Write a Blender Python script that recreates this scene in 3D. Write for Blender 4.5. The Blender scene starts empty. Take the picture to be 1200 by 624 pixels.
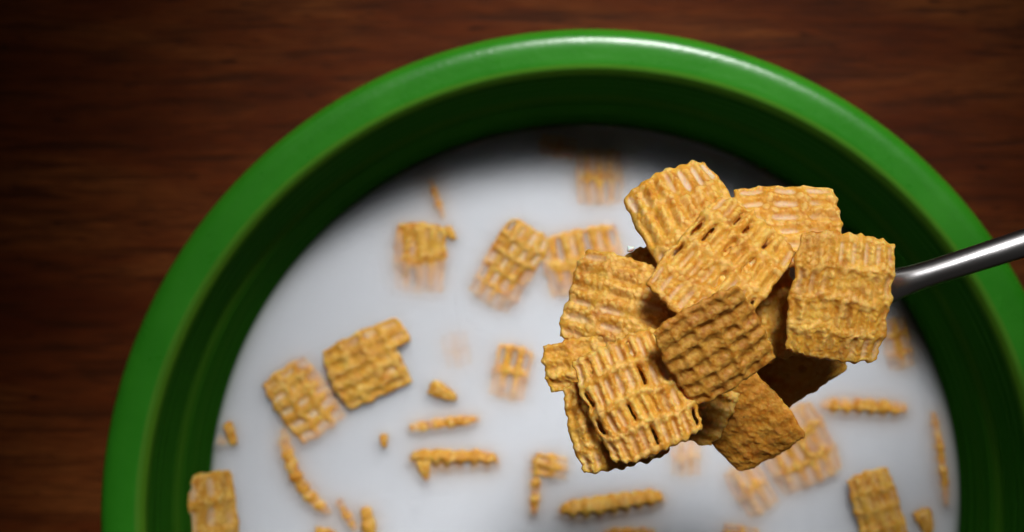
import bpy, math
import numpy as np
from mathutils import Vector, Matrix
from mathutils.kdtree import KDTree

sc = bpy.context.scene
col = sc.collection

# ------------------------------------------------------------------ frame
# metres; the table top is z = 0, the rim of the bowl z = RIM.
RIM = 0.062
CAM_H = 0.290                    # camera above the rim
FPX = 1975.0                     # focal length in photo pixels (1200 wide)
CX, CY = 600.0, 312.0
MILK_D = 0.027                   # milk surface below the rim
MILK_Z = RIM - MILK_D
BX, BY = 0.01366, -0.04385       # bowl centre


def place(px, py, depth):
    """a point seen at (px, py), DEPTH metres below the camera"""
    return Vector(((px - CX) * depth / FPX, -(py - CY) * depth / FPX, RIM + CAM_H - depth))


# ------------------------------------------------------------------ materials
def new_mat(name):
    m = bpy.data.materials.new(name)
    m.use_nodes = True
    nt = m.node_tree
    nt.nodes.clear()
    out = nt.nodes.new('ShaderNodeOutputMaterial')
    return m, nt, out


class G:
    """short-hand for wiring a node tree"""
    def __init__(self, nt):
        self.nt = nt

    def n(self, kind, **kw):
        nd = self.nt.nodes.new(kind)
        for k, v in kw.items():
            if k.startswith('_'):
                setattr(nd, k[1:], v)
            else:
                nd.inputs[k.replace('__', ' ')].default_value = v
        return nd

    def l(self, a, b):
        self.nt.links.new(a, b)

    def ramp(self, src, stops):
        r = self.nt.nodes.new('ShaderNodeValToRGB')
        els = r.color_ramp.elements
        while len(els) < len(stops):
            els.new(0.5)
        for e, (p, c) in zip(els, stops):
            e.position = p
            e.color = (*c, 1) if len(c) == 3 else c
        self.l(src, r.inputs[0])
        return r.outputs[0]

    def mix(self, fac, a, b, blend='MIX'):
        m = self.nt.nodes.new('ShaderNodeMix')
        m.data_type = 'RGBA'
        m.blend_type = blend
        for sock, v in ((m.inputs[0], fac), (m.inputs[6], a), (m.inputs[7], b)):
            if hasattr(v, 'links'):
                self.l(v, sock)
            elif isinstance(v, (int, float)):
                sock.default_value = v
            else:
                sock.default_value = (*v, 1)
        return m.outputs[2]

    def math(self, op, a, b=None, clamp=False):
        m = self.nt.nodes.new('ShaderNodeMath')
        m.operation = op
        m.use_clamp = clamp
        for i, v in enumerate((a, b)):
            if v is None:
                continue
            if hasattr(v, 'links'):
                self.l(v, m.inputs[i])
            else:
                m.inputs[i].default_value = v
        return m.outputs[0]


def cereal_material():
    m, nt, out = new_mat('toasted_cereal')
    g = G(nt)
    tc = g.n('ShaderNodeTexCoord')
    info = g.n('ShaderNodeObjectInfo')
    off = g.n('ShaderNodeVectorMath', _operation='ADD')
    sc_ = g.n('ShaderNodeVectorMath', _operation='SCALE')
    comb = g.n('ShaderNodeCombineXYZ')
    for i in range(3):
        g.l(info.outputs['Random'], comb.inputs[i])
    g.l(comb.outputs[0], sc_.inputs[0])
    sc_.inputs[3].default_value = 3.0
    g.l(tc.outputs['Object'], off.inputs[0])
    g.l(sc_.outputs[0], off.inputs[1])
    co = off.outputs[0]
    big = g.n('ShaderNodeTexNoise', Scale=230.0, Detail=3.0, Roughness=0.6)
    fine = g.n('ShaderNodeTexNoise', Scale=1500.0, Detail=4.0, Roughness=0.65)
    spot = g.n('ShaderNodeTexVoronoi', Scale=330.0)
    grain = g.n('ShaderNodeTexVoronoi', Scale=1900.0)
    for nd in (big, fine, spot, grain):
        g.l(co, nd.inputs['Vector'])
    base = g.ramp(big.outputs[0], [(0.30, (0.55, 0.200, 0.014)), (0.52, (0.72, 0.340, 0.033)), (0.72, (0.82, 0.475, 0.080))])
    tone = g.ramp(info.outputs['Random'], [(0.0, (0.80, 0.74, 0.66)), (1.0, (1.0, 1.0, 1.0))])
    base = g.mix(1.0, base, tone, 'MULTIPLY')
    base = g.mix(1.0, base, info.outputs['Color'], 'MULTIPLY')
    base = g.mix(g.ramp(fine.outputs[0], [(0.40, (0, 0, 0)), (0.72, (0.45, 0.45, 0.45))]), base, (0.82, 0.53, 0.10))
    # toasted spots and the odd dark speck, a shape of their own
    base = g.mix(g.ramp(spot.outputs['Distance'], [(0.0, (0.75, 0.75, 0.75)), (0.17, (0.5, 0.5, 0.5)), (0.26, (0, 0, 0))]), base, (0.40, 0.130, 0.018))
    speck = g.n('ShaderNodeTexVoronoi', Scale=210.0)
    g.l(co, speck.inputs['Vector'])
    base = g.mix(g.ramp(speck.outputs['Distance'], [(0.0, (1, 1, 1)), (0.035, (0.8, 0.8, 0.8)), (0.05, (0, 0, 0))]), base, (0.06, 0.025, 0.008))
    crumb = g.n('ShaderNodeAttribute', _attribute_name='crumb')
    base = g.mix(g.math('MULTIPLY', crumb.outputs['Fac'], 0.5), base, g.mix(1.0, (0.89, 0.62, 0.20), info.outputs['Color'], 'MULTIPLY'))
    # milk left in the grooves
    film = g.n('ShaderNodeAttribute', _attribute_name='film')
    base = g.mix(film.outputs['Fac'], base, (0.78, 0.60, 0.43))
    rough = g.math('SUBTRACT', 0.54, g.math('MULTIPLY', film.outputs['Fac'], 0.22))
    hsum = g.math('ADD', g.math('MULTIPLY', fine.outputs[0], 0.6), g.math('MULTIPLY', grain.outputs['Distance'], 0.5))
    bump = g.n('ShaderNodeBump', Strength=0.6, Distance=0.00022)
    g.l(hsum, bump.inputs['Height'])
    p = g.n('ShaderNodeBsdfPrincipled')
    g.l(base, p.inputs['Base Color'])
    g.l(rough, p.inputs['Roughness'])
    g.l(bump.outputs[0], p.inputs['Normal'])
    p.inputs['Specular IOR Level'].default_value = 0.28
    p.inputs['Subsurface Weight'].default_value = 0.5
    p.inputs['Subsurface Radius'].default_value = (1.0, 0.5, 0.15)
    p.inputs['Subsurface Scale'].default_value = 0.0015
    g.l(p.outputs[0], out.inputs[0])
    return m


def ceramic_material():
    m, nt, out = new_mat('green_glaze')
    g = G(nt)
    tc = g.n('ShaderNodeTexCoord')
    nz = g.n('ShaderNodeTexNoise', Scale=60.0, Detail=4.0, Roughness=0.6)
    fine = g.n('ShaderNodeTexNoise', Scale=900.0, Detail=2.0)
    g.l(tc.outputs['Object'], nz.inputs['Vector'])
    g.l(tc.outputs['Object'], fine.inputs['Vector'])
    c = g.ramp(nz.outputs[0], [(0.3, (0.021, 0.205, 0.007)), (0.7, (0.034, 0.260, 0.011))])
    # glaze breaks thinner, more olive, over the edges
    edge = g.n('ShaderNodeAttribute', _attribute_name='thin_glaze')
    c = g.mix(edge.outputs['Fac'], c, (0.105, 0.25, 0.017))
    inner_shade = g.n('ShaderNodeAttribute', _attribute_name='inner_shade')
    c = g.mix(inner_shade.outputs['Fac'], c, g.mix(edge.outputs['Fac'], (0.0165, 0.092, 0.0048), (0.050, 0.130, 0.009)))  # inner wall green darkened: its shade is put into the colour
    bump = g.n('ShaderNodeBump', Strength=0.06, Distance=0.0006)
    g.l(fine.outputs[0], bump.inputs['Height'])
    p = g.n('ShaderNodeBsdfPrincipled', Roughness=0.2)
    g.l(c, p.inputs['Base Color'])
    dull = g.n('ShaderNodeAttribute', _attribute_name='dull')
    rg = g.math('ADD', 0.22, g.math('MULTIPLY', nz.outputs[0], 0.12))
    g.l(g.math('ADD', rg, g.math('MULTIPLY', dull.outputs['Fac'], 0.45)), p.inputs['Roughness'])
    g.l(g.math('SUBTRACT', 0.5, g.math('MULTIPLY', dull.outputs['Fac'], 0.495)), p.inputs['Specular IOR Level'])
    g.l(bump.outputs[0], p.inputs['Normal'])
    g.l(p.outputs[0], out.inputs[0])
    return m


def milk_material():
    m, nt, out = new_mat('milk')
    g = G(nt)
    fr = g.n('ShaderNodeFresnel', IOR=1.42)
    tr = g.n('ShaderNodeBsdfTransparent')
    gl = g.n('ShaderNodeBsdfGlossy', Roughness=0.06)
    mx = g.n('ShaderNodeMixShader')
    g.l(fr.outputs[0], mx.inputs[0])
    g.l(tr.outputs[0], mx.inputs[1])
    g.l(gl.outputs[0], mx.inputs[2])
    g.l(mx.outputs[0], out.inputs['Surface'])
    v = g.n('ShaderNodeVolumeScatter', Density=1300.0, Anisotropy=0.0)
    v.inputs['Color'].default_value = (1, 1, 1, 1)
    ab = g.n('ShaderNodeVolumeAbsorption', Density=37.0)
    ab.inputs['Color'].default_value = (0.0, 0.13, 0.40, 1)
    add = g.n('ShaderNodeAddShader')
    g.l(v.outputs[0], add.inputs[0])
    g.l(ab.outputs[0], add.inputs[1])
    g.l(add.outputs[0], out.inputs['Volume'])
    return m


def steel_material():
    m, nt, out = new_mat('polished_steel')
    g = G(nt)
    tc = g.n('ShaderNodeTexCoord')
    mp = g.n('ShaderNodeMapping')
    mp.inputs['Scale'].default_value = (60, 900, 900)
    g.l(tc.outputs['Object'], mp.inputs[0])
    nz = g.n('ShaderNodeTexNoise', Scale=1.0, Detail=4.0, Roughness=0.6)
    g.l(mp.outputs[0], nz.inputs['Vector'])
    sp = g.n('ShaderNodeTexNoise', Scale=420.0, Detail=3.0)
    g.l(tc.outputs['Object'], sp.inputs['Vector'])
    p = g.n('ShaderNodeBsdfPrincipled', Metallic=1.0)
    p.inputs['Base Color'].default_value = (0.62, 0.60, 0.60, 1)
    g.l(g.math('ADD', 0.22, g.math('MULTIPLY', nz.outputs[0], 0.16)), p.inputs['Roughness'])
    bump = g.n('ShaderNodeBump', Strength=0.10, Distance=0.0003)
    g.l(sp.outputs[0], bump.inputs['Height'])
    g.l(bump.outputs[0], p.inputs['Normal'])
    g.l(p.outputs[0], out.inputs[0])
    return m


def wood_material():
    m, nt, out = new_mat('dark_stained_wood')
    g = G(nt)
    tc = g.n('ShaderNodeTexCoord')

    def stretched(sx, sy, scale, detail, rough=0.55, dist=0.0):
        mp = g.n('ShaderNodeMapping')
        mp.inputs['Scale'].default_value = (sx, sy, 1)
        mp.inputs['Rotation'].default_value = (0, 0, math.radians(2.5))
        g.l(tc.outputs['Object'], mp.inputs[0])
        nz = g.n('ShaderNodeTexNoise', Scale=scale, Detail=detail, Roughness=rough, Distortion=dist)
        g.l(mp.outputs[0], nz.inputs['Vector'])
        return nz.outputs[0]
    broad = stretched(1, 4.0, 14, 5, 0.6, 0.6)
    grain = stretched(1, 11.0, 34, 6, 0.65, 0.4)
    fibre = stretched(1, 22.0, 110, 5, 0.7)
    pore = stretched(1, 7.0, 160, 3, 0.5)
    c = g.ramp(broad, [(0.33, (0.120, 0.0190, 0.0035)), (0.5, (0.215, 0.0450, 0.0080)), (0.67, (0.330, 0.092, 0.0190))])
    c = g.mix(g.ramp(grain, [(0.36, (0.78, 0.78, 0.78)), (0.52, (0, 0, 0))]), c, (0.052, 0.0140, 0.0045))
    c = g.mix(g.ramp(fibre, [(0.40, (0.60, 0.60, 0.60)), (0.62, (0, 0, 0))]), c, (0.070, 0.019, 0.0055))
    c = g.mix(g.ramp(pore, [(0.27, (0.85, 0.85, 0.85)), (0.37, (0, 0, 0))]), c, (0.013, 0.006, 0.004))
    bump = g.n('ShaderNodeBump', Strength=0.25, Distance=0.0006)
    g.l(g.math('ADD', fibre, grain), bump.inputs['Height'])
    p = g.n('ShaderNodeBsdfPrincipled')
    g.l(c, p.inputs['Base Color'])
    g.l(g.math('ADD', 0.36, g.math('MULTIPLY', grain, 0.25)), p.inputs['Roughness'])
    p.inputs['Specular IOR Level'].default_value = 0.08
    g.l(bump.outputs[0], p.inputs['Normal'])
    g.l(p.outputs[0], out.inputs[0])
    return m


M_CEREAL = cereal_material()
M_GREEN = ceramic_material()
M_MILK = milk_material()
M_STEEL = steel_material()
M_WOOD = wood_material()


# ------------------------------------------------------------------ mesh helpers
def mesh_from(name, co, quads, mat, attr=None):
    me = bpy.data.meshes.new(name)
    nq = len(quads)
    me.vertices.add(len(co))
    me.vertices.foreach_set('co', np.asarray(co, np.float32).ravel())
    me.loops.add(nq * 4)
    me.loops.foreach_set('vertex_index', np.asarray(quads, np.int32).ravel())
    me.polygons.add(nq)
    me.polygons.foreach_set('loop_start', np.arange(0, nq * 4, 4, dtype=np.int32))
    me.polygons.foreach_set('use_smooth', np.ones(nq, bool))
    me.update(calc_edges=True)
    if attr:
        for k, v in attr.items():
            a = me.attributes.new(k, 'FLOAT', 'POINT')
            a.data.foreach_set('value', np.asarray(v, np.float32).ravel())
    me.validate()
    me.materials.append(mat)
    return me


def tag(o, label=None, cat=None, group=None, kind=None):
    for k, v in (('label', label), ('category', cat), ('group', group), ('kind', kind)):
        if v:
            o[k] = v
    return o


def link(name, me, parent=None):
    o = bpy.data.objects.new(name, me)
    col.objects.link(o)
    if parent:
        o.parent = parent
    return o


# ------------------------------------------------------------------ value noise
def vnoise(x, y, seed):
    t = np.random.RandomState(seed).rand(64, 64)
    xi, yi = np.floor(x).astype(int), np.floor(y).astype(int)
    fx, fy = x - xi, y - yi
    fx, fy = fx * fx * (3 - 2 * fx), fy * fy * (3 - 2 * fy)
    a, b = t[xi % 64, yi % 64], t[(xi + 1) % 64, yi % 64]
    c, d = t[xi % 64, (yi + 1) % 64], t[(xi + 1) % 64, (yi + 1) % 64]
    return (a * (1 - fx) + b * fx) * (1 - fy) + (c * (1 - fx) + d * fx) * fy - 0.5


def sstep(a, b, x):
    t = np.clip((x - a) / (b - a), 0, 1)
    return t * t * (3 - 2 * t)


# ------------------------------------------------------------------ one cereal square
def cereal_mesh(w, l, T=0.0034, n=9, m=5, seed=1, res=100, bend_u=0.0, bend_v=0.0, amp=1.0, holes=0.1,
                film=1.0, notch=None, pillow=0.5, twist=0.0, rnd=0.07, rexp=4, lump=1.0, ragk=1.0, taper=0.0):
    """W x L metres, ridges run along L; N ridges, M cross bars; closed pillow of two lattice faces"""
    rs = np.random.RandomState(seed)
    nu = max(14, int(res * min(1.0, w / 0.0135)))
    nv = max(14, int(res * min(1.15, l / 0.0135)))
    p = np.linspace(-1, 1, nu)
    q = np.linspace(-1, 1, nv)
    p = 0.55 * p + 0.45 * np.sin(p * math.pi / 2)
    q = 0.55 * q + 0.45 * np.sin(q * math.pi / 2)
    s, t = np.meshgrid(p, q, indexing='ij')
    mmx, mmy = s * w * 500, t * l * 500                   # mm in the plane
    ef = np.sqrt(np.clip(1 - np.abs(s) ** 9, 0, 1)) * np.sqrt(np.clip(1 - np.abs(t) ** 9, 0, 1))
    o1, o2 = rs.rand() * 30, rs.rand() * 30

    def lattice(k):
        wob = 0.19 * vnoise(mmy * 0.35 + o1 + k * 9, mmx * 0.18 + o2, seed + k) * 2
        ph = (n - 1) * (s + 1) / 2 + wob * 0.40 * (1 - s ** 8)
        r = 0.5 + 0.5 * np.cos(2 * math.pi * ph)
        r = r ** 0.8
        wob2 = 0.30 * vnoise(mmx * 0.4 + o2 + k * 5, mmy * 0.2 + o1, seed + 20 + k) * 2
        pv = (m - 1) * (t + 1) / 2 + wob2 * 0.42 * (1 - t ** 8)
        b = (0.5 + 0.5 * np.cos(2 * math.pi * pv)) ** 3.2
        r = r * (0.82 + 0.55 * vnoise(mmx * 0.55 + o1, mmy * 0.33 + o2 + k, seed + 40 + k))
        b = b * (0.84 + 0.6 * vnoise(mmx * 0.30 + o1, mmy * 0.5 + o2 + k, seed + 50 + k))
        H = 1 - (1 - np.clip(r, 0, 1)) * (1 - np.clip(b, 0, 1))
        i = np.clip(np.floor(ph - 0.0), 0, n - 1).astype(int)
        j = np.clip(np.floor(pv), 0, m - 1).astype(int)
        return H, i, j, r, b
    hs = []
    films = []
    crumbs = []
    T2 = T * 1000 / 2
    pil = (1 - pillow) + pillow * (1 - s ** 2) * (1 - t ** 2)
    hole_tab = rs.rand(n + 1, m + 1) < holes
    for k in (0, 1):
        H, i, j, r, b = lattice(k)
        # crumbly nodules, mostly riding on ridges and bars
        nod = np.zeros_like(s)
        cnt = int(430 * (w * l) / (0.0135 ** 2))
        px = (rs.rand(cnt) * 2 - 1) * w * 500
        py = (rs.rand(cnt) * 2 - 1) * l * 500
        pr = 0.19 + 0.36 * rs.rand(cnt) ** 1.8
        for a in range(cnt):
            d2 = ((mmx - px[a]) ** 2 + (mmy - py[a]) ** 2) / pr[a] ** 2
            nod = np.maximum(nod, np.clip(1 - d2, 0, 1) ** 0.7 * pr[a] * 0.62)
        rough = 0.20 * vnoise(mmx * 1.1 + o1, mmy * 1.1 + o2, seed + 60 + k) + 0.24 * vnoise(mmx * 2.6 + o2, mmy * 2.6, seed + 61 + k)
        body = T2 * pil * 0.62
        h = body + amp * 0.66 * (H - 0.45) + lump * 0.74 * (nod * (0.35 + 0.65 * H) + rough * (0.5 + 0.5 * H))
        if amp > 0.3:
            fl = film * sstep(0.50, 0.14, H) * sstep(-0.20, 0.16, vnoise(mmx * 0.22 + o2, mmy * 0.22 + o1 + 7 * k, seed + 70 + k))
        else:
            fl = np.zeros_like(s)
        hole = hole_tab[i, j] * sstep(0.42, 0.14, H) * (np.abs(s) < 0.93) * (np.abs(t) < 0.93)
        fl = fl * (1 - sstep(0.0, 0.3, hole))
        h = h * (1 - hole) - hole * 0.5
        hs.append(h)
        crumbs.append(np.clip(nod / 0.16, 0, 1) ** 1.5 * (0.4 + 0.6 * H) * lump)
        films.append(np.clip(fl * 0.66, 0, 1))
    thick = hs[0] + hs[1]
    # plan outline: softened corners, ragged ends
    rag = 0.5 * vnoise(t * 5 + o1, s * 0.8 + o2, seed + 80) + 0.28 * vnoise(t * 14 + o1, s + o2, seed + 81)
    rag2 = 0.5 * vnoise(s * 5 + o1, t * 0.8 + o2, seed + 82) + 0.25 * vnoise(s * 13 + o2, t + o1, seed + 83)
    r0 = 0.5 + 0.5 * np.cos(2 * math.pi * (n - 1) * (s + 1) / 2)
    b0 = 0.5 + 0.5 * np.cos(2 * math.pi * (m - 1) * (t + 1) / 2)
    X = mmx * np.sqrt(1 - 0.07 * t ** 2) + np.sign(s) * np.abs(s) ** 4 * (ragk * rag + 0.20 * (b0 - 0.5) * min(1, amp))
    Y = mmy * np.sqrt(1 - 0.07 * s ** 2) + np.sign(t) * np.abs(t) ** 4 * (ragk * rag2 + 0.24 * (r0 - 0.5) * min(1, amp))
    cr = 1 - rnd * np.abs(s) ** rexp * np.abs(t) ** rexp
    X, Y = X * cr * (1 - taper * (t + 1) / 2), Y * cr
    mid = 0.55 * vnoise(mmx * 0.13 + o1, mmy * 0.13 + o2, seed + 90) * 2 + twist * mmx * mmy / 40.0
    ku, kv = bend_u / (w * 1000), bend_v / (l * 1000)      # total bend angle over the piece
    mid = mid - 0.5 * ku * X ** 2 - 0.5 * kv * Y ** 2
    X = X * (1 - (ku * X) ** 2 / 6)
    Y = Y * (1 - (kv * Y) ** 2 / 6)
    top = mid + np.maximum(hs[0], 0.02) * ef
    bot = mid - np.maximum(hs[1], 0.02) * ef
    gone = (thick <= 0.0)
    if notch:
        (a0, a1, b0_, b1) = notch
        ng = (s > a0) & (s < a1) & (t > b0_) & (t < b1)
        gone |= ng
    both = gone
    top = np.where(both, mid, top)
    bot = np.where(both, mid, bot)
    idx = np.arange(nu * nv).reshape(nu, nv)
    bidx = idx + nu * nv
    border = np.zeros((nu, nv), bool)
    border[0] = border[-1] = True
    border[:, 0] = border[:, -1] = True
    bidx = np.where(border, idx, bidx)
    keep = ~(both[:-1, :-1] & both[1:, :-1] & both[1:, 1:] & both[:-1, 1:])

    def quads(ix, flip):
        q = np.stack([ix[:-1, :-1], ix[1:, :-1], ix[1:, 1:], ix[:-1, 1:]], -1)[keep]
        return q[:, ::-1] if flip else q
    Q = np.concatenate([quads(idx, False), quads(bidx, True)])
    co = np.concatenate([np.stack([X, Y, top], -1).reshape(-1, 3), np.stack([X, Y, bot], -1).reshape(-1, 3)]) / 1000
    fa = np.concatenate([films[0].ravel(), films[1].ravel()])
    ca = np.concatenate([crumbs[0].ravel(), crumbs[1].ravel()])
    used = np.zeros(len(co), bool)
    used[Q.ravel()] = True
    remap = np.cumsum(used) - 1
    return co[used], remap[Q], fa[used], ca[used]


def orient(theta, nx, ny, nz=1.0):
    """ridges run along the picture angle THETA (degrees, clockwise), face normal leans (nx, ny)"""
    nrm = Vector((nx, ny, nz)).normalized()
    a = math.radians(theta)
    v = Vector((math.cos(a), -math.sin(a), 0))
    v = (v - nrm * v.dot(nrm)).normalized()
    u = v.cross(nrm)
    return Matrix((u, v, nrm)).transposed()


def piece(name, px, py, depth, theta, w, l, lean, label, group, cat='cereal piece', nz=1.0, toast=(1, 1, 1), **kw):
    co, Q, fa, ca = cereal_mesh(w, l, **kw)
    me = mesh_from(name, co, Q, M_CEREAL, {'film': fa, 'crumb': ca})
    o = link(name, me)
    o.matrix_world = Matrix.Translation(place(px, py, depth)) @ orient(theta, *lean, nz).to_4x4()
    o.color = (*toast, 1)  # multiplies the base colour, browner and darker on some pieces
    tag(o, label, cat, group)
    return o, co


# ------------------------------------------------------------------ table
def build_table():
    s = 0.6
    co = [(-s, -s, 0), (s, -s, 0), (s, s, 0), (-s, s, 0), (-s, -s, -0.03), (s, -s, -0.03), (s, s, -0.03), (-s, s, -0.03)]
    Q = [(0, 1, 2, 3), (7, 6, 5, 4), (0, 4, 5, 1), (1, 5, 6, 2), (2, 6, 7, 3), (3, 7, 4, 0)]
    me = mesh_from('table', co, Q, M_WOOD)
    me.polygons.foreach_set('use_smooth', np.zeros(6, bool))
    o = link('table', me)
    tag(o, 'dark reddish brown stained wooden table top under the bowl', 'table', kind='structure')


build_table()

# ------------------------------------------------------------------ bowl
INNER = [(0.0768, -0.0030), (0.0765, -0.0048), (0.0758, -0.0085), (0.0751, -0.0120), (0.0748, -0.0138), (0.0743, -0.0146),
         (0.0736, -0.0156), (0.0729, -0.0178), (0.0716, -0.0225), (0.0703, -0.0270), (0.0686, -0.0325), (0.0650, -0.0390),
         (0.0580, -0.0460), (0.0460, -0.0510), (0.0280, -0.0535), (0.0, -0.0540)]


def smooth_profile(pts, n=4):
    """Catmull-Rom through the profile points"""
    P = [np.array(p) for p in pts]
    out = []
    for i in range(len(P) - 1):
        p0, p1, p2, p3 = P[max(i - 1, 0)], P[i], P[i + 1], P[min(i + 2, len(P) - 1)]
        for k in range(n):
            t = k / n
            out.append(0.5 * (2 * p1 + (p2 - p0) * t + (2 * p0 - 5 * p1 + 4 * p2 - p3) * t * t + (3 * p1 - p0 - 3 * p2 + p3) * t ** 3))
    out.append(P[-1])
    return np.array(out)


def build_bowl():
    outer = [(0.0, -0.0585), (0.034, -0.0585), (0.0362, -0.0612), (0.0385, -0.0620), (0.0405, -0.0608), (0.0425, -0.0580),
             (0.0560, -0.0520), (0.0660, -0.0430), (0.0725, -0.0320), (0.0765, -0.0190), (0.0785, -0.0085),
             (0.0800, -0.0062), (0.0825, -0.0056), (0.0843, -0.0046), (0.0850, -0.0032), (0.08492, -0.0020), (0.0844, -0.0010),
             (0.0835, -0.0003), (0.0822, 0.0), (0.0803, 0.0), (0.0786, -0.0001), (0.0778, -0.0005), (0.0772, -0.0016)]
    prof = smooth_profile(outer + INNER, 12)
    w_in = (np.arange(len(prof)) > 12 * 23) & (prof[:, 1] > -0.034)
    prof[:, 0] += np.where(w_in, 0.00010 * np.sin(prof[:, 1] / 0.00036) + 0.00006 * np.sin(prof[:, 1] / 0.00021 + 1), 0)
    seg = 320
    ang = np.linspace(0, 2 * math.pi, seg, endpoint=False)
    r, z = np.abs(prof[:, 0]), prof[:, 1]
    k = len(r)
    co = np.stack([r[:, None] * np.cos(ang), r[:, None] * np.sin(ang), np.repeat(z[:, None], seg, 1)], -1).reshape(-1, 3)
    # a thrown ring or two and slight irregularity on the inside wall
    a = np.arange(k)[:, None] * seg + np.arange(seg)[None, :]
    Q = np.stack([a[:-1], np.roll(a[:-1], -1, 1), np.roll(a[1:], -1, 1), a[1:]], -1).reshape(-1, 4)
    inside = np.arange(k) > 12 * 18
    thin = np.where(inside & (r < 0.0787), np.exp(-((z + 0.0012) / 0.0015) ** 2) * 0.9 + 0.5 * np.exp(-((z + 0.0146) / 0.0010) ** 2)
                    + 0.16 * np.exp(-((z + 0.0195) / 0.0007) ** 2), 0.0)
    thin = np.where((np.arange(k) < 12 * 18) & (z > -0.0034) & (r > 0.0842), 0.3, thin)
    inner_shade = np.where(inside, sstep(-0.0010, -0.0026, z), 0.0)
    me = mesh_from('cereal_bowl', co, Q, M_GREEN, {'thin_glaze': np.repeat(thin, seg), 'inner_shade': np.repeat(inner_shade, seg), 'dull': np.repeat(np.where(inside, sstep(0.0001, -0.0008, z) * (r < 0.0790), 0.0), seg)})
    o = link('cereal_bowl', me)
    o.location = (BX, BY, RIM)
    tag(o, 'round glazed green ceramic bowl with a thick rolled rim, full of milk', 'bowl')
    return o


build_bowl()

# ------------------------------------------------------------------ spoon
def build_spoon():
    c = place(852, 397, 0.2400)
    a = Vector((0.950, 0.312, 0.03)).normalized()         # towards the handle
    up = Vector((0, 0, 1))
    up = (up - a * up.dot(a)).normalized()
    side = up.cross(a)
    root = bpy.data.objects.new('spoon', None)
    col.objects.link(root)
    R = Matrix((a, side, up)).transposed().to_4x4()
    root.matrix_world = Matrix.Translation(c) @ R
    tag(root, 'polished steel spoon held over the bowl, heaped with golden cereal squares', 'spoon')
    # bowl of the spoon: an egg-shaped dish with thickness, local x along the handle
    L2, W2, D, th = 0.0232, 0.0104, 0.0075, 0.0011
    nr, ns = 26, 96
    ang = np.linspace(0, 2 * math.pi, ns, endpoint=False)
    ca, sa = np.cos(ang), np.sin(ang)
    eggw = 1 - 0.10 * ca
    rows = []
    rr = np.linspace(0.02, 1, nr)
    for r in rr:
        rows.append(np.stack([L2 * r * ca, W2 * r * sa * eggw, np.full(ns, -D * (1 - r ** 2.3))], -1))
    rows.append(np.stack([(L2 + th * .6) * ca, (W2 + th * .6) * sa * eggw, np.full(ns, 0.0001)], -1))
    for r in rr[::-1]:
        rows.append(np.stack([(L2 * r + th * r) * ca, (W2 * r + th * r) * sa * eggw, np.full(ns, -D * (1 - r ** 2.3) - th)], -1))
    k = len(rows)
    co = np.concatenate(rows)
    ix = np.arange(k)[:, None] * ns + np.arange(ns)[None, :]
    Q = np.stack([ix[:-1], np.roll(ix[:-1], -1, 1), np.roll(ix[1:], -1, 1), ix[1:]], -1).reshape(-1, 4)
    ends = [np.array([[0, 0, -D]]), np.array([[0, 0, -D - th]])]
    co = np.concatenate([co] + ends)
    e0, e1 = k * ns, k * ns + 1
    cap = []
    for j in range(0, ns, 2):
        cap.append((e0, ix[0, (j + 2) % ns], ix[0, j + 1], ix[0, j]))
        cap.append((e1, ix[-1, j], ix[-1, j + 1], ix[-1, (j + 2) % ns]))
    Q = np.concatenate([Q, np.array(cap)])
    link('spoon_bowl', mesh_from('spoon_bowl', co, Q, M_STEEL), root)
    # handle: a rounded neck that widens slowly towards the hand
    st = [  # x, half width, half height, z
        (0.0195, 0.0030, 0.0007, -0.0004), (0.0230, 0.0026, 0.0012, 0.0002), (0.0262, 0.00205, 0.0017, 0.0010),
        (0.030, 0.00184, 0.00175, 0.0015), (0.036, 0.00188, 0.0017, 0.0020), (0.046, 0.00200, 0.0016, 0.0025),
        (0.058, 0.0022, 0.0015, 0.0029), (0.075, 0.0029, 0.0014, 0.0032), (0.095, 0.0042, 0.0013, 0.0028),
        (0.112, 0.0056, 0.0012, 0.0022), (0.124, 0.0060, 0.0011, 0.0004), (0.130, 0.0050, 0.0010, -0.0006), (0.1328, 0.0026, 0.0006, -0.001)]
    S = smooth_profile([np.array(x) for x in st], 6)
    ns2 = 48
    ang = np.linspace(0, 2 * math.pi, ns2, endpoint=False)
    rows = []
    for x, hw, hh, z in S:
        cy = np.sign(np.cos(ang)) * np.abs(np.cos(ang)) ** 1.0 * hw
        cz = np.sign(np.sin(ang)) * np.abs(np.sin(ang)) ** 1.0 * hh
        rows.append(np.stack([np.full(ns2, x), cy, z + cz], -1))
    rows.insert(0, np.repeat(rows[0].mean(0, keepdims=True), ns2, 0) * 0.999 + rows[0] * 0.001)
    rows.append(np.repeat(rows[-1].mean(0, keepdims=True), ns2, 0) * 0.999 + rows[-1] * 0.001)
    k = len(rows)
    ix = np.arange(k)[:, None] * ns2 + np.arange(ns2)[None, :]
    Q = np.stack([ix[:-1], np.roll(ix[:-1], -1, 1), np.roll(ix[1:], -1, 1), ix[1:]], -1).reshape(-1, 4)
    link('handle', mesh_from('handle', np.concatenate(rows), Q, M_STEEL), root)


build_spoon()

# ------------------------------------------------------------------ cereal on the spoon
HEAP = 'cereal squares heaped on the spoon'


def on_spoon(px, py, d, theta, w, l, lean, label, **kw):
    """w and l in photo pixels at that depth"""
    k = d / FPX
    kw.setdefault('res', 124)
    return piece('cereal_square', px, py, d, theta, w * k, l * k, lean, label, HEAP, **kw)


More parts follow.
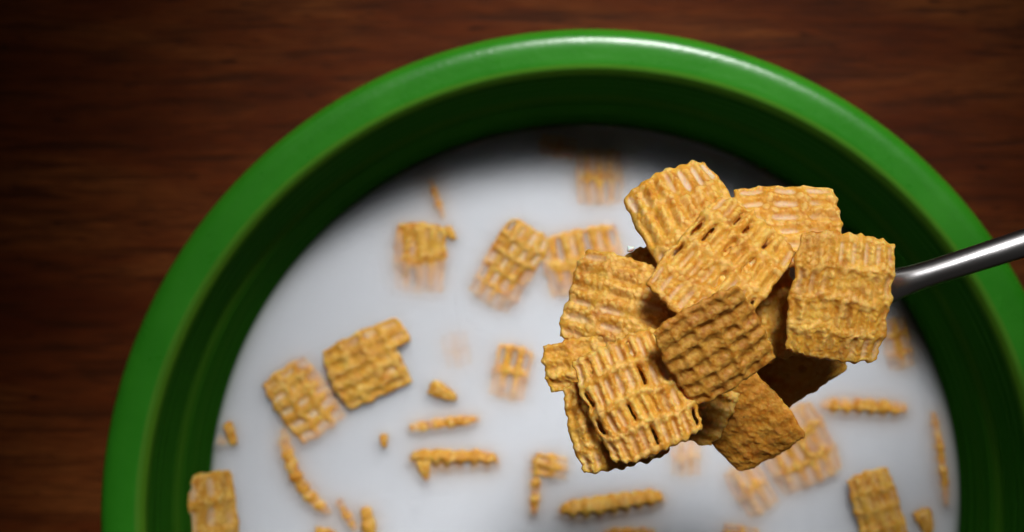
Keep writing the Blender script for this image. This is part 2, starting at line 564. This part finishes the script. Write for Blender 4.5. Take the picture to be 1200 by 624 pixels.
on_spoon(815, 268, 0.2240, 65, 122, 176, (-0.16, 0.58), 'golden square at the top of the heap, upper left corner against the dark bowl wall', seed=11, amp=1.2, n=8, m=5, bend_u=0.75, holes=0.06, film=1.15)
on_spoon(847, 313, 0.2195, -51, 122, 162, (0.05, 0.34), 'open lattice square with dark slots, lying across the top of the heap', seed=23, amp=1.2, n=9, m=5, holes=0.36, bend_v=0.25, film=0.55)
on_spoon(922, 266, 0.2270, -2, 106, 128, (0.02, 0.45), 'square with milky sideways grooves at the back of the heap, furthest up beside the rim', seed=33, amp=1.2, n=7, m=4, holes=0.0, film=0.8)
on_spoon(985, 350, 0.2190, 96, 118, 154, (0.0, -0.20), 'large upright square at the handle end of the spoon, hiding where the handle starts', seed=47, amp=0.9, n=9, m=5, holes=0.0, bend_v=0.22, film=0.5, lump=0.85)
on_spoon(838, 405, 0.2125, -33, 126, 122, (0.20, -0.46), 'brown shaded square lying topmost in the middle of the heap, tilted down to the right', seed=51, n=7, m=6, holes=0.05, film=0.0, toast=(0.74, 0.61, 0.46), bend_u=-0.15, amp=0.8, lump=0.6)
on_spoon(747, 464, 0.2160, 67, 121, 141, (-0.10, 0.10), 'bright lattice square at the front left of the heap with rows of dark slots', seed=68, amp=1.2, n=10, m=5, holes=0.32, bend_u=0.2, film=0.6)
on_spoon(724, 358, 0.2260, 17, 116, 124, (-0.30, 0.16), 'half shaded square on the left of the heap with rounded edge and level ridges', seed=72, n=7, m=4, holes=0.0, film=0.55)
on_spoon(686, 426, 0.2265, -10, 62, 100, (-0.15, -0.1), 'broken end poking out at the far left of the heap', seed=83, n=4, m=4, holes=0.0, film=0.1)
on_spoon(722, 492, 0.2195, 76, 114, 114, (-0.06, 0.0), 'square underneath the bright slotted one, showing along its lower left edge', seed=95, n=8, m=5, holes=0.0, film=0.5)
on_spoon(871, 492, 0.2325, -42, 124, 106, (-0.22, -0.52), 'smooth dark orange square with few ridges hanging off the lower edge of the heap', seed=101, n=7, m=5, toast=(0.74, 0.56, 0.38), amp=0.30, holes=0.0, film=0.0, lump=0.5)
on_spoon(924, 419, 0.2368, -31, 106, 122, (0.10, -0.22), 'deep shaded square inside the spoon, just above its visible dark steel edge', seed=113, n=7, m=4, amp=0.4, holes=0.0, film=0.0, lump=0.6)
on_spoon(782, 338, 0.2325, 70, 92, 112, (-0.1, 0.0), 'shadowed square wedged under the topmost left square, only a sliver showing', seed=127, n=7, m=4, holes=0.0, film=0.1)
on_spoon(892, 372, 0.2290, 75, 100, 110, (0.1, 0.0), 'shadowed square down in the gap beside the large upright square', seed=131, n=7, m=4, holes=0.0, film=0.0)
on_spoon(806, 462, 0.2300, 24, 104, 116, (0.0, -0.2), 'square buried under the middle of the heap, seen only through gaps', seed=149, n=7, m=4, holes=0.0, film=0.0)

# ------------------------------------------------------------------ cereal in the milk
AFLOAT = 'cereal pieces floating in the milk'
waterline = []          # points where pieces break the surface, for the meniscus
MD = CAM_H + MILK_D


def soak(o, co):
    M = np.array(o.matrix_world)
    wco = co @ M[:3, :3].T + M[:3, 3]
    sel = np.abs(wco[:, 2] - MILK_Z) < 0.00025
    waterline.append(wco[sel][::2])


def flat(px, py, theta, w, l, z, lean, label, name='cereal_square', **kw):
    """lying in the milk: w, l in photo pixels, z = mm of the middle above the surface"""
    k = MD / FPX
    if name == 'cereal_crumb':
        kw.update(rnd=0.2, rexp=2, amp=0.5, n=2, m=1, pillow=0.55, ragk=1.6, taper=0.25 + 0.45 * ((kw['seed'] * 7) % 10) / 10)
        w, l = w * 1.15, l * 1.15
    kw.setdefault('res', 72)
    kw.setdefault('film', 0.7)
    soak(*piece(name, px, py, MD - z / 1000, theta, w * k, l * k, lean, label, AFLOAT, **kw))


def standing(px, py, line, length, thick, label, up=0.9, tall=8.0, tilt=0.12, name='cereal_flake', **kw):
    """on edge in the milk: the visible edge runs along picture angle LINE; UP = mm of it above the surface"""
    k = MD / FPX
    a = math.radians(line + 90)
    kw.setdefault('res', 72)
    kw.setdefault('n', max(3, int(length / 13)))
    kw.setdefault('m', 3)
    kw.setdefault('film', 0.35)
    kw.setdefault('pillow', 0.15)
    T = thick * k
    lean = math.atan(tilt)
    run = 0.5 * tall / 1000 * math.sin(lean) / k           # the slab slopes away under the milk
    px, py = px + run * math.cos(a), py + run * math.sin(a)
    soak(*piece(name, px, py, MD - (up - 0.5 * tall * math.cos(lean)) / 1000, line + 90, length * k, tall / 1000,
                (math.cos(a), -math.sin(a)), label, AFLOAT, nz=tilt, T=T * 1.3, amp=min(1.1, 1.1 * T / 0.0034), rnd=0.10, ragk=1.5, **kw))


flat(356, 469, -34, 92, 66, -0.55, (0.14, 0.06), 'square half sunk in milk beside the thicker one, with pale milk filled grooves across it', n=6, m=4, seed=201, holes=0.05, film=1.0)
flat(437, 426, -26, 80, 106, 1.5, (-0.02, -0.04), 'thick square riding high on the milk with a broken corner and shadowed front side', n=6, m=5, seed=212, notch=(-0.1, 1.1, 0.62, 1.1), film=0.8, holes=0.0)
flat(492, 303, 94, 62, 84, -0.85, (-0.16, -0.14), 'tattered piece with upright ribs, sunk along its left side, below a thin sliver', name='cereal_flake', n=5, m=3, seed=223, holes=0.3)
flat(597, 312, 121, 60, 106, -0.45, (-0.02, -0.06), 'narrow half square slanting down to the left in open milk left of the heap', name='cereal_flake', n=5, m=6, seed=234, holes=0.1, film=1.0)
flat(684, 306, 78, 96, 76, -0.85, (0.02, -0.10), 'soaked square with separate orange ribs, just behind the left of the heap', n=7, m=3, seed=245, holes=0.5)
flat(702, 208, 88, 56, 66, -1.1, (0.0, -0.06), 'sunken ribbed piece in the shade under the far bowl wall', name='cereal_flake', n=5, m=3, seed=256, holes=0.2)
flat(654, 172, 10, 26, 46, -1.2, (0.0, 0.0), 'faint orange fragment sunk at the far edge of the milk', name='cereal_flake', n=3, m=3, seed=267)
flat(528, 274, 60, 12, 16, 0.1, (0.0, 0.0), 'tiny crumb touching the corner of the tattered ribbed piece', name='cereal_crumb', n=2, m=2, seed=268, res=40, holes=0, T=0.002)
flat(271, 509, 70, 14, 26, 0.0, (0.0, 0.0), 'small crumb close to the left bowl wall', name='cereal_crumb', n=2, m=2, seed=278, T=0.0022, holes=0, res=50)
flat(259, 517, 20, 10, 14, -0.9, (0.0, 0.0), 'pale sunken crumb beside the crumb near the left wall', name='cereal_crumb', n=2, m=2, seed=279, T=0.0018, holes=0, res=40)
flat(246, 606, 83, 76, 104, 4.6, (0.95, 0.0), 'golden square leaning up against the left bowl wall, clear of the milk', n=4, m=4, seed=289, film=0.8, holes=0.0, res=90)
standing(350, 556, 62, 122, 19, 'long curved flake standing on edge, bowed like a bracket', seed=301, bend_u=0.85, up=0.7)
standing(514, 233, 72, 52, 11, 'thin sliver edge above the tattered ribbed piece, near the far bowl wall', seed=279, up=0.25)
standing(408, 602, 62, 44, 12, 'thin slanting flake edge beside the glinting nub', seed=312, up=0.25)
standing(434, 614, 78, 44, 18, 'short upright nub with a wet glint on its tip', seed=323, up=1.3, tall=6)
flat(519, 460, 25, 20, 32, 0.35, (-0.1, -0.25), 'small triangular tip breaking the surface above the two level rows', name='cereal_crumb', n=2, m=2, seed=334, T=0.003, holes=0, res=50)
standing(520, 492, -7, 88, 15, 'thin level row of ridge ends, upper one of two beside each other', seed=345, up=0.45)
standing(534, 530, 4, 106, 21, 'thick level row of ridge ends, lower one of two beside each other', seed=356, up=0.9, tilt=0.75)
flat(498, 549, 80, 20, 26, -0.55, (0.0, -0.2), 'stub hanging below the left end of the thick row of ridge ends', name='cereal_crumb', n=2, m=2, seed=357, T=0.003, holes=0, res=50)
flat(450, 517, 85, 11, 15, 0.0, (0.0, 0.0), 'lone tiny crumb left of the two level rows', name='cereal_crumb', n=2, m=2, seed=367, T=0.002, holes=0, res=40)
flat(599, 437, 103, 44, 66, -1.1, (-0.02, -0.08), 'soaked fragment showing as a faint orange grid, left of the broken end of the heap', name='cereal_flake', n=4, m=3, seed=378, holes=0.4)
standing(627, 566, 91, 76, 15, 'upright sliver with a short arm beside it, left of the long lumpy flake', seed=389, up=0.35)
flat(645, 546, 10, 28, 42, -0.55, (0.2, -0.05), 'short arm sticking out right from the upright sliver', name='cereal_flake', n=3, m=3, seed=390, res=50, T=0.003)
standing(716, 584, -7, 126, 25, 'long lumpy flake lying on edge in front of the heap', seed=401, up=1.2, tilt=0.5)
standing(736, 624, 0, 66, 22, 'flake edge cut off by the bottom of the picture, below the long lumpy flake', seed=412, up=0.6)
flat(804, 534, 90, 36, 50, -1.25, (0.0, -0.05), 'sunken fragment peeping out under the front of the heap', name='cereal_flake', n=4, m=3, seed=423)
flat(1051, 403, 78, 32, 62, -0.95, (-0.05, -0.1), 'faint sunken fragment right of the large upright square, below the handle', name='cereal_flake', n=3, m=4, seed=434)
standing(1010, 471, 2, 106, 24, 'level flake on edge, right of the visible steel spoon edge', seed=445, up=0.3, tilt=0.7)
standing(1097, 536, 81, 118, 12, 'very thin upright sliver close to the right bowl wall', seed=456, up=0.6)
flat(1028, 596, 73, 56, 92, 0.9, (0.08, -0.05), 'dark brown square rising from the milk at the lower right', n=5, m=5, seed=467, film=0.3, holes=0.0)
flat(1084, 612, 70, 22, 30, -0.1, (0.0, 0.0), 'brown crumb between the dark square and the right bowl wall', name='cereal_crumb', n=2, m=2, seed=478, T=0.003, holes=0, res=50)
flat(934, 526, 64, 84, 96, -0.6, (0.0, -0.04), 'large blurred square sunk in the milk below the hanging dark orange square', n=6, m=4, seed=489, holes=0.0)
flat(880, 572, 58, 44, 66, -1.35, (0.0, -0.04), 'very faint sunken fragment left of the large blurred sunken square', name='cereal_flake', n=4, m=3, seed=490, holes=0.0)
flat(868, 628, 10, 24, 44, -0.6, (0.0, 0.0), 'orange fragment at the bottom of the picture, below the hanging square', name='cereal_flake', n=3, m=3, seed=501, res=50)
flat(535, 410, 80, 34, 44, -2.4, (0.0, 0.0), 'barely visible ghost of a fragment deep in the open milk', name='cereal_flake', n=3, m=3, seed=512, res=50)
flat(382, 626, 10, 14, 26, 0.1, (0.0, 0.0), 'crumb at the bottom of the picture, below the curved flake', name='cereal_crumb', n=2, m=2, seed=523, T=0.0025, holes=0, res=40)

# ------------------------------------------------------------------ milk
def build_milk():
    ip = smooth_profile([(0.0772, -0.0018)] + INNER, 6)
    pr, pz = ip[::-1, 0], ip[::-1, 1]
    wall = float(np.interp(-MILK_D, ip[::-1, 1], ip[::-1, 0]))
    Rt = wall + 0.0016
    step = 0.00040
    g = np.arange(-Rt, Rt + step, step)
    x, y = np.meshgrid(g, g, indexing='ij')
    r = np.hypot(x, y)
    inside = r <= Rt
    pts = np.concatenate(waterline)
    kd = KDTree(len(pts))
    for i, p in enumerate(pts):
        kd.insert(p, i)
    kd.balance()
    z = np.zeros_like(x)
    zr = 0.0006 * np.exp(-np.clip(wall - r, 0, 1) / 0.0010)
    for i, j in np.argwhere(inside & (r < wall)):
        if y[i, j] + BY < -0.062:
            continue
        d = kd.find((x[i, j] + BX, y[i, j] + BY, MILK_Z))[2]
        if d < 0.004:
            z[i, j] = 0.00044 * math.exp(-d / 0.00075)
    z = z + zr + 0.00006 * vnoise(x * 90 + 7, y * 90 + 7, 5)
    # soften so the grid does not show
    for _ in range(2):
        z[1:-1, 1:-1] = 0.5 * z[1:-1, 1:-1] + 0.125 * (z[2:, 1:-1] + z[:-2, 1:-1] + z[1:-1, 2:] + z[1:-1, :-2])
    zt = -MILK_D + z
    zb = np.minimum(np.interp(r, pr, pz) - 0.0012, zt - 0.0004)
    nx, ny = x.shape
    idx = np.arange(nx * ny).reshape(nx, ny)
    cell = inside[:-1, :-1] & inside[1:, :-1] & inside[1:, 1:] & inside[:-1, 1:]
    top = np.stack([idx[:-1, :-1], idx[1:, :-1], idx[1:, 1:], idx[:-1, 1:]], -1)[cell]
    bot = top[:, ::-1] + nx * ny
    e = np.concatenate([top[:, [0, 1]], top[:, [1, 2]], top[:, [2, 3]], top[:, [3, 0]]])
    key = e[:, 0].astype(np.int64) * (nx * ny) + e[:, 1]
    rev = e[:, 1].astype(np.int64) * (nx * ny) + e[:, 0]
    rim = e[~np.isin(rev, key)]
    side = np.stack([rim[:, 1], rim[:, 0], rim[:, 0] + nx * ny, rim[:, 1] + nx * ny], -1)
    Q = np.concatenate([top, bot, side])
    co = np.concatenate([np.stack([x, y, zt], -1).reshape(-1, 3), np.stack([x, y, zb], -1).reshape(-1, 3)])
    used = np.zeros(len(co), bool)
    used[Q.ravel()] = True
    remap = np.cumsum(used) - 1
    o = link('milk', mesh_from('milk', co[used], remap[Q], M_MILK))
    o.location = (BX, BY, RIM)
    tag(o, 'pool of white milk filling the green bowl around the floating cereal', 'milk')


build_milk()

def build_drip():
    m, nt, out = new_mat('milk_drop')
    p = nt.nodes.new('ShaderNodeBsdfPrincipled')
    p.inputs['Base Color'].default_value = (0.82, 0.83, 0.84, 1)
    p.inputs['Roughness'].default_value = 0.08
    p.inputs['Subsurface Weight'].default_value = 0.6
    p.inputs['Subsurface Scale'].default_value = 0.0006
    nt.links.new(p.outputs[0], out.inputs[0])
    # a teardrop with a bent tail, ringed along its length
    rings, ns = 18, 20
    rows = []
    for i in range(rings):
        t = i / (rings - 1)
        rad = 0.00052 * math.sin(math.pi * min(1, 0.02 + 0.98 * t) ** 1.7) + 0.00002
        cx, cz = 0.0011 * t, -0.0004 * t * t
        a = np.linspace(0, 2 * math.pi, ns, endpoint=False)
        rows.append(np.stack([np.full(ns, cx) , 0.00025 * t * t + rad * np.cos(a), cz + rad * np.sin(a)], -1))
    ix = np.arange(rings)[:, None] * ns + np.arange(ns)[None, :]
    Q = np.stack([ix[:-1], np.roll(ix[:-1], -1, 1), np.roll(ix[1:], -1, 1), ix[1:]], -1).reshape(-1, 4)
    o = link('milk_drop', mesh_from('milk_drop', np.concatenate(rows), Q, m))
    o.location = place(735, 288, 0.2262)
    o.rotation_euler = (0, 0, math.radians(-55))
    tag(o, 'tiny bright drop of milk clinging to the left edge of the topmost left square', 'milk drop')


build_drip()

# ------------------------------------------------------------------ light
def area(name, loc, aim, sx, sy, power, color, spread=180):
    d = bpy.data.lights.new(name, 'AREA')
    d.shape = 'RECTANGLE'
    d.size, d.size_y = sx, sy
    d.energy = power
    d.color = color
    d.spread = math.radians(spread)
    o = bpy.data.objects.new(name, d)
    col.objects.link(o)
    o.location = loc
    o.rotation_euler = (Vector(aim) - Vector(loc)).to_track_quat('-Z', 'Y').to_euler()
    return o


area('key_light', (0.075, 0.240, 0.47), (0.018, -0.004, 0.09), 0.13, 0.19, 0.094, (0.985, 0.985, 0.98), 18)
area('window_light', (-0.10, 0.50, 0.46), (0.0, 0.0, 0.06), 0.70, 0.04, 0.17, (1.0, 0.97, 0.93))

w = bpy.data.worlds.new('World')
sc.world = w
w.use_nodes = True
bg = w.node_tree.nodes['Background']
bg.inputs[0].default_value = (1.0, 0.92, 0.84, 1)
bg.inputs[1].default_value = 0.016

# ------------------------------------------------------------------ camera
cd = bpy.data.cameras.new('camera')
cam = bpy.data.objects.new('camera', cd)
col.objects.link(cam)
cam.location = (0, 0, RIM + CAM_H)
cam.rotation_euler = (0, 0, 0)
cd.sensor_width = 36.0
cd.lens = 36.0 * FPX / 1200.0
cd.clip_start = 0.01
cd.clip_end = 20.0
cd.dof.use_dof = True
cd.dof.focus_distance = 0.221
cd.dof.aperture_fstop = 26.0
sc.camera = cam

# ------------------------------------------------------------------ render
cy = sc.cycles
cy.max_bounces = 40
cy.volume_bounces = 36
cy.diffuse_bounces = 5
cy.glossy_bounces = 5
cy.transparent_max_bounces = 16
cy.use_denoising = True
vs = sc.view_settings
vs.view_transform = 'Standard'
vs.look = 'None'
vs.exposure = 0.0
vs.gamma = 1.0
